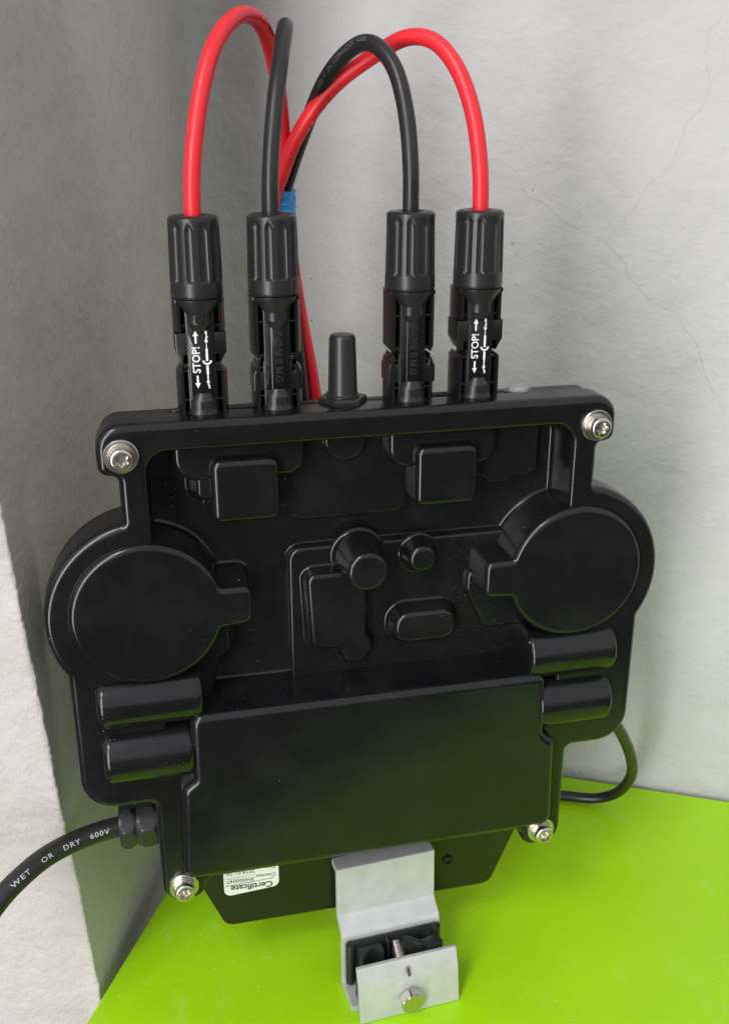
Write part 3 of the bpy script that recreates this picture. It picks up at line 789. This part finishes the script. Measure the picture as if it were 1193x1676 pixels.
acp = smooth_path(spline([D(-215, -180, 60), D(-190, -168, 44)] + [D(*p) for p in ac], 1.2), 8)
mb = MB(); tube(mb, acp, 4.35, 28); lead = mb.build('power_lead', M['ac_cable'], inv, smooth=60, label='black power lead printed WET OR DRY 600V')
cum = [0]
for i in range(1, len(acp)): cum.append(cum[-1] + (acp[i] - acp[i - 1]).length)
def lead_frame(s):
    i = max(1, min(len(acp) - 2, next((k for k in range(len(cum)) if cum[k] >= s), len(cum) - 2)))
    T = (acp[i + 1] - acp[i - 1]).normalized(); c = acp[i] + T * (s - cum[i])
    b = Vector((-0.05, -0.9, 0.40)); e1 = (b - T * b.dot(T)).normalized(); return c, T, e1, e1.cross(T) * -1
mb = MB()
def lead_text(txt, s, size=2.9, sp=1.22):
    v, f = text_geo(txt, size, 0, 0.03, sp)
    v = [(q[0] * 1.25, q[1], q[2]) for q in v]
    bm = bmesh.new(); vv = [bm.verts.new(q) for q in v]
    for q in f:
        try: bm.faces.new([vv[i] for i in q])
        except ValueError: pass
    for yy in (-1.5, -1, -.5, 0, .5, 1, 1.5): bmesh.ops.bisect_plane(bm, geom=bm.verts[:] + bm.edges[:] + bm.faces[:], plane_co=(0, yy, 0), plane_no=(0, 1, 0))
    bm.verts.index_update(); o = []
    for q in bm.verts:
        c, T, e1, e2 = lead_frame(s + q.co.x); ph = q.co.y / 4.35
        if e2.z < 0: e2 = -e2
        o.append(c + (e1 * cos(ph) + e2 * sin(ph)) * 4.41)
    mb.add(o, [tuple(w.index for w in q.verts) for q in bm.faces]); bm.free()
def s_at(x):     # arc length where the lead passes a given x
    k = min(range(len(acp)), key=lambda i: abs(acp[i].x - x)); return cum[k]
for txt, x in (('600V', -116.0), ('DRY', -128.5), ('OR', -138.0), ('WET', -147.6), ('C', -156.5)): lead_text(txt, s_at(x))
mb.build('printed_lettering', M['lead_print'], inv, lead, False)

# ------------------------------------------------------------------ thin looped lead behind, touching the table
lp = [D(96, -100, -34), D(116, -115, -38), D(131, -130, -45), D(144.1, -145.4, -52), D(159.5, -170.4, -65), D(171.5, -195.5, -80), D(175.6, -214.8, -93), D(173.5, -228.2, -103), D(164.0, -234.2, -110), D(147.6, -234.9, -118), D(120, -235.2, -124), D(80, -235.2, -112)]
mb = MB(); tube(mb, smooth_path(spline(lp, 1.5), 10), 3.05, 20)
o = mb.build('looped_lead', M['black_cable'], smooth=60)
o['label'] = 'thin black lead looping from behind the inverter down to the table'; o['category'] = 'cable'

# ------------------------------------------------------------------ aluminium clamp bracket
br = Thing('clamp_bracket', 'silver aluminium clamp bracket with hex bolt holding up the inverter', 'bracket', D(13, -239, 0))
ya = radians(4.0)
def BR(x, y, z):      # bracket frame: x along its width from the centre, y height (inverter mm), z out
    return D(13.2 + x * cos(ya) + (z) * sin(ya), y, -x * sin(ya) + z * cos(ya))
def extr(mb, prof, x0, x1, bev=0.3):
    n = len(prof); v = []; f = []
    pr = rpoly([(p[0], p[1], p[2] if len(p) > 2 else 0) for p in prof], 4); n = len(pr)
    for x, d in ((x0, -bev), (x0 + bev, 0), (x1 - bev, 0), (x1, -bev)):
        for q in (offset(pr, d) if d else pr): v.append(BR(x, q[1], q[0]))
    for j in range(3):
        for i in range(n): f.append((j * n + i, j * n + (i + 1) % n, (j + 1) * n + (i + 1) % n, (j + 1) * n + i))
    f.append(tuple(range(n))); f.append(tuple(3 * n + i for i in range(n))); mb.add(v, f)
mb = MB()
# Z-section: (out, up)
extr(mb, [(-25.6, -176.8), (-16.6, -176.8, .8), (-15.6, -202.5, 2.5), (-9.0, -207.2, 1.2), (-8.0, -209, .5), (-8.0, -235.2, 1), (7.0, -235.2), (7.0, -238.7), (-11.4, -238.7, .8), (-11.4, -209.4, 1), (-18.8, -204.6, 1), (-19.6, -180.0, .5), (-25.6, -180.0)], -24.2, 24.2)
extr(mb, [(-12.6, -215.0), (-11.3, -215.0), (-11.3, -218.5), (-12.6, -218.5)], -24.1, 24.1)
body = mb.build('rail_body', M['alu'], br, smooth=25)
mb = MB()
extr(mb, [(6.8, -212.6, .5), (9.2, -212.0, .6), (12.4, -220.8, .5), (15.2, -238.8, .6), (12.0, -238.8), (9.4, -221.2), (6.6, -214.0)], -22.2, 26.0)
for y in (-219, -226, -233): extr(mb, [(8.2 - (y + 219) * .16, y), (9.9 - (y + 219) * .16, y), (10.3 - (y + 219) * .16, y - 2.6), (8.6 - (y + 219) * .16, y - 2.6)], -22.1, 25.9)
jaw = mb.build('front_jaw', M['alu'], br, smooth=25)
# hex bolt through the jaw, threaded shank to the back
ba = radians(-7)
def BOLT(a, b, h):    # axis h along out, tilted with the jaw
    return BR(1.9 + a, -230.2 + b * cos(ba) + h * sin(ba), 14.0 + h * cos(ba) - b * sin(ba))
mb = MB()
lathe(mb, [(5.2, 0.1), (5.2, 0.6), (4.8, 0.7)], BOLT, 28)
n = 48; v = []; f = []; prof = [(1.0, 0.6), (1.0, 3.6), (0.955, 4.2), (0.86, 4.5), (0.5, 4.45), (0.2, 4.4)]
for s, h in prof:
    for i in range(n):
        a = 2 * pi * i / n; k = (a + 0.32) % (pi / 3) - pi / 6; R = 6.0; hr = R * cos(pi / 6) / cos(k)
        r = min(hr, R * s) if s > .9 else R * s
        v.append(BOLT(r * cos(a), r * sin(a), h))
for j in range(len(prof) - 1):
    for i in range(n): f.append((j * n + i, j * n + (i + 1) % n, (j + 1) * n + (i + 1) % n, (j + 1) * n + i))
f.append(tuple((len(prof) - 1) * n + i for i in range(n))); mb.add(v, f)
bolt = mb.build('hex_bolt', M['steel'], br, smooth=25)
mb = MB()
for i in range(5): emboss(mb, BOLT, '-', 2.0, 3.0 * cos(-2.6 + i * .45), 3.0 * sin(-2.6 + i * .45), 4.55, 0, 0.12, 0.05)
mb.build('stamped_marks', M['steel'], br, bolt, 25)
mb = MB(); v = []; f = []; n = 20; turns = 26
prof = []
h = -2.0
while h > -24: prof += [(3.9, h), (3.9, h - .2), (3.3, h - .5), (3.3, h - .6), (3.9, h - .9)]; h -= 1.0
def SH(a, b, h): return BR(1.6 + a, -229.5 + b * .86 - h * .52, 13.0 + h * .86 + b * .5)
lathe(mb, prof, SH, n); mb.build('threaded_shank', M['steel'], br, bolt, 35)
# black plastic insert between body and jaw
mb = MB()
def IP(x, y, z): return BR(x, z, y)          # prisms standing up: outline in (x, out), height = up
prism(mb, rpoly([(-22.5, -7.4, .4), (22.5, -7.4, .4), (22.5, -5.2, .4), (-22.5, -5.2, .4)], 2), -233, -210.6, P=IP, bev=0.4)
for x in (-21.2, 21.2): prism(mb, circle(x, -5.2, 2.2, 18), -233, -210.4, P=IP, bev=0.4)
prism(mb, rpoly([(-18, -5.4), (-6.6, -5.4), (-6.6, 1.5, .5), (-9.5, 1.5, 1), (-9.5, -2.4, 1), (-13.5, -1.0, 1), (-17.5, 3.4, .6), (-18.6, 1.6, .6)], 2), -234, -212.4, P=IP, bev=0.4)
prism(mb, rpoly([(4.2, -5.4), (5.5, -5.4), (11.6, 0.6, 1), (14.2, -0.2, .8), (19.6, -1.2, .6), (21.6, 4.5, .8), (14.4, 5.5, .6), (13.2, 2.6, .8), (10.6, 3.4, .8), (4.0, -3.2, .5)], 2), -234, -211.6, P=IP, bev=0.4)
prism(mb, rpoly([(-4.2, -5.4), (-3.2, -5.4), (-3.2, -1.2), (-4.2, -1.2)], 1), -234, -210.9, P=IP, bev=0.3)
prism(mb, rpoly([(-20.5, 0.2, .6), (-12, 3.6, .6), (-13, 5.6, .6), (-20.5, 5.2, .6)], 2), -236, -218.5, P=IP, bev=0.4)
mb.build('plastic_insert', M['insert'], br, smooth=25, label='black plastic spacer inside the clamp')

# ------------------------------------------------------------------ ant on the jaw
def AP(a, b, h):      # on the sloping strip of the jaw: a across, b up the strip, h off the surface
    return BR(1.6 + a, -217.0 + b * 0.92 + h * .37, 10.9 - b * 0.37 + h * .93)
mb = MB()
def blob(mb, a, b, h, ra, rb, rh):
    v = []; f = []; n = 12; m_ = 8
    for j in range(m_ + 1):
        p = -pi / 2 + pi * j / m_
        for i in range(n):
            q = 2 * pi * i / n; v.append(AP(a + ra * cos(p) * cos(q), b + rb * sin(p), h + rh * cos(p) * sin(q)))
    for j in range(m_):
        for i in range(n): f.append((j * n + i, j * n + (i + 1) % n, (j + 1) * n + (i + 1) % n, (j + 1) * n + i))
    mb.add(v, f)
blob(mb, 0.1, -2.2, .7, .62, 1.0, .6); blob(mb, 0, -1.2, .6, .2, .3, .2); blob(mb, -.05, -.4, .65, .42, .85, .4); blob(mb, -.1, .75, .65, .45, .5, .4)
ant_t = Thing('ant', 'tiny brown ant on the upper lip of the silver clamp', 'ant', AP(0, -1, 0))
ab = mb.build('body', M['ant'], ant_t, smooth=60)
for sg in (-1, 1):
    for b0, b1, b2 in ((-.1, .8, 1.3), (-.4, -.3, -.5), (-.7, -1.4, -2.2)):
        mb = MB(); tube(mb, spline([AP(sg * .3, b0, .6), AP(sg * .9, (b0 + b1) / 2, .85), AP(sg * 1.5, b2, .05)], .3), .09, 6); mb.build('leg', M['ant'], ant_t, smooth=60)
    mb = MB(); tube(mb, spline([AP(sg * .2 - .1, 1.1, .7), AP(sg * .6 - .1, 1.7, .9), AP(sg * .5 - .1, 2.3, .6)], .3), .07, 6); mb.build('antenna', M['ant'], ant_t, smooth=60)
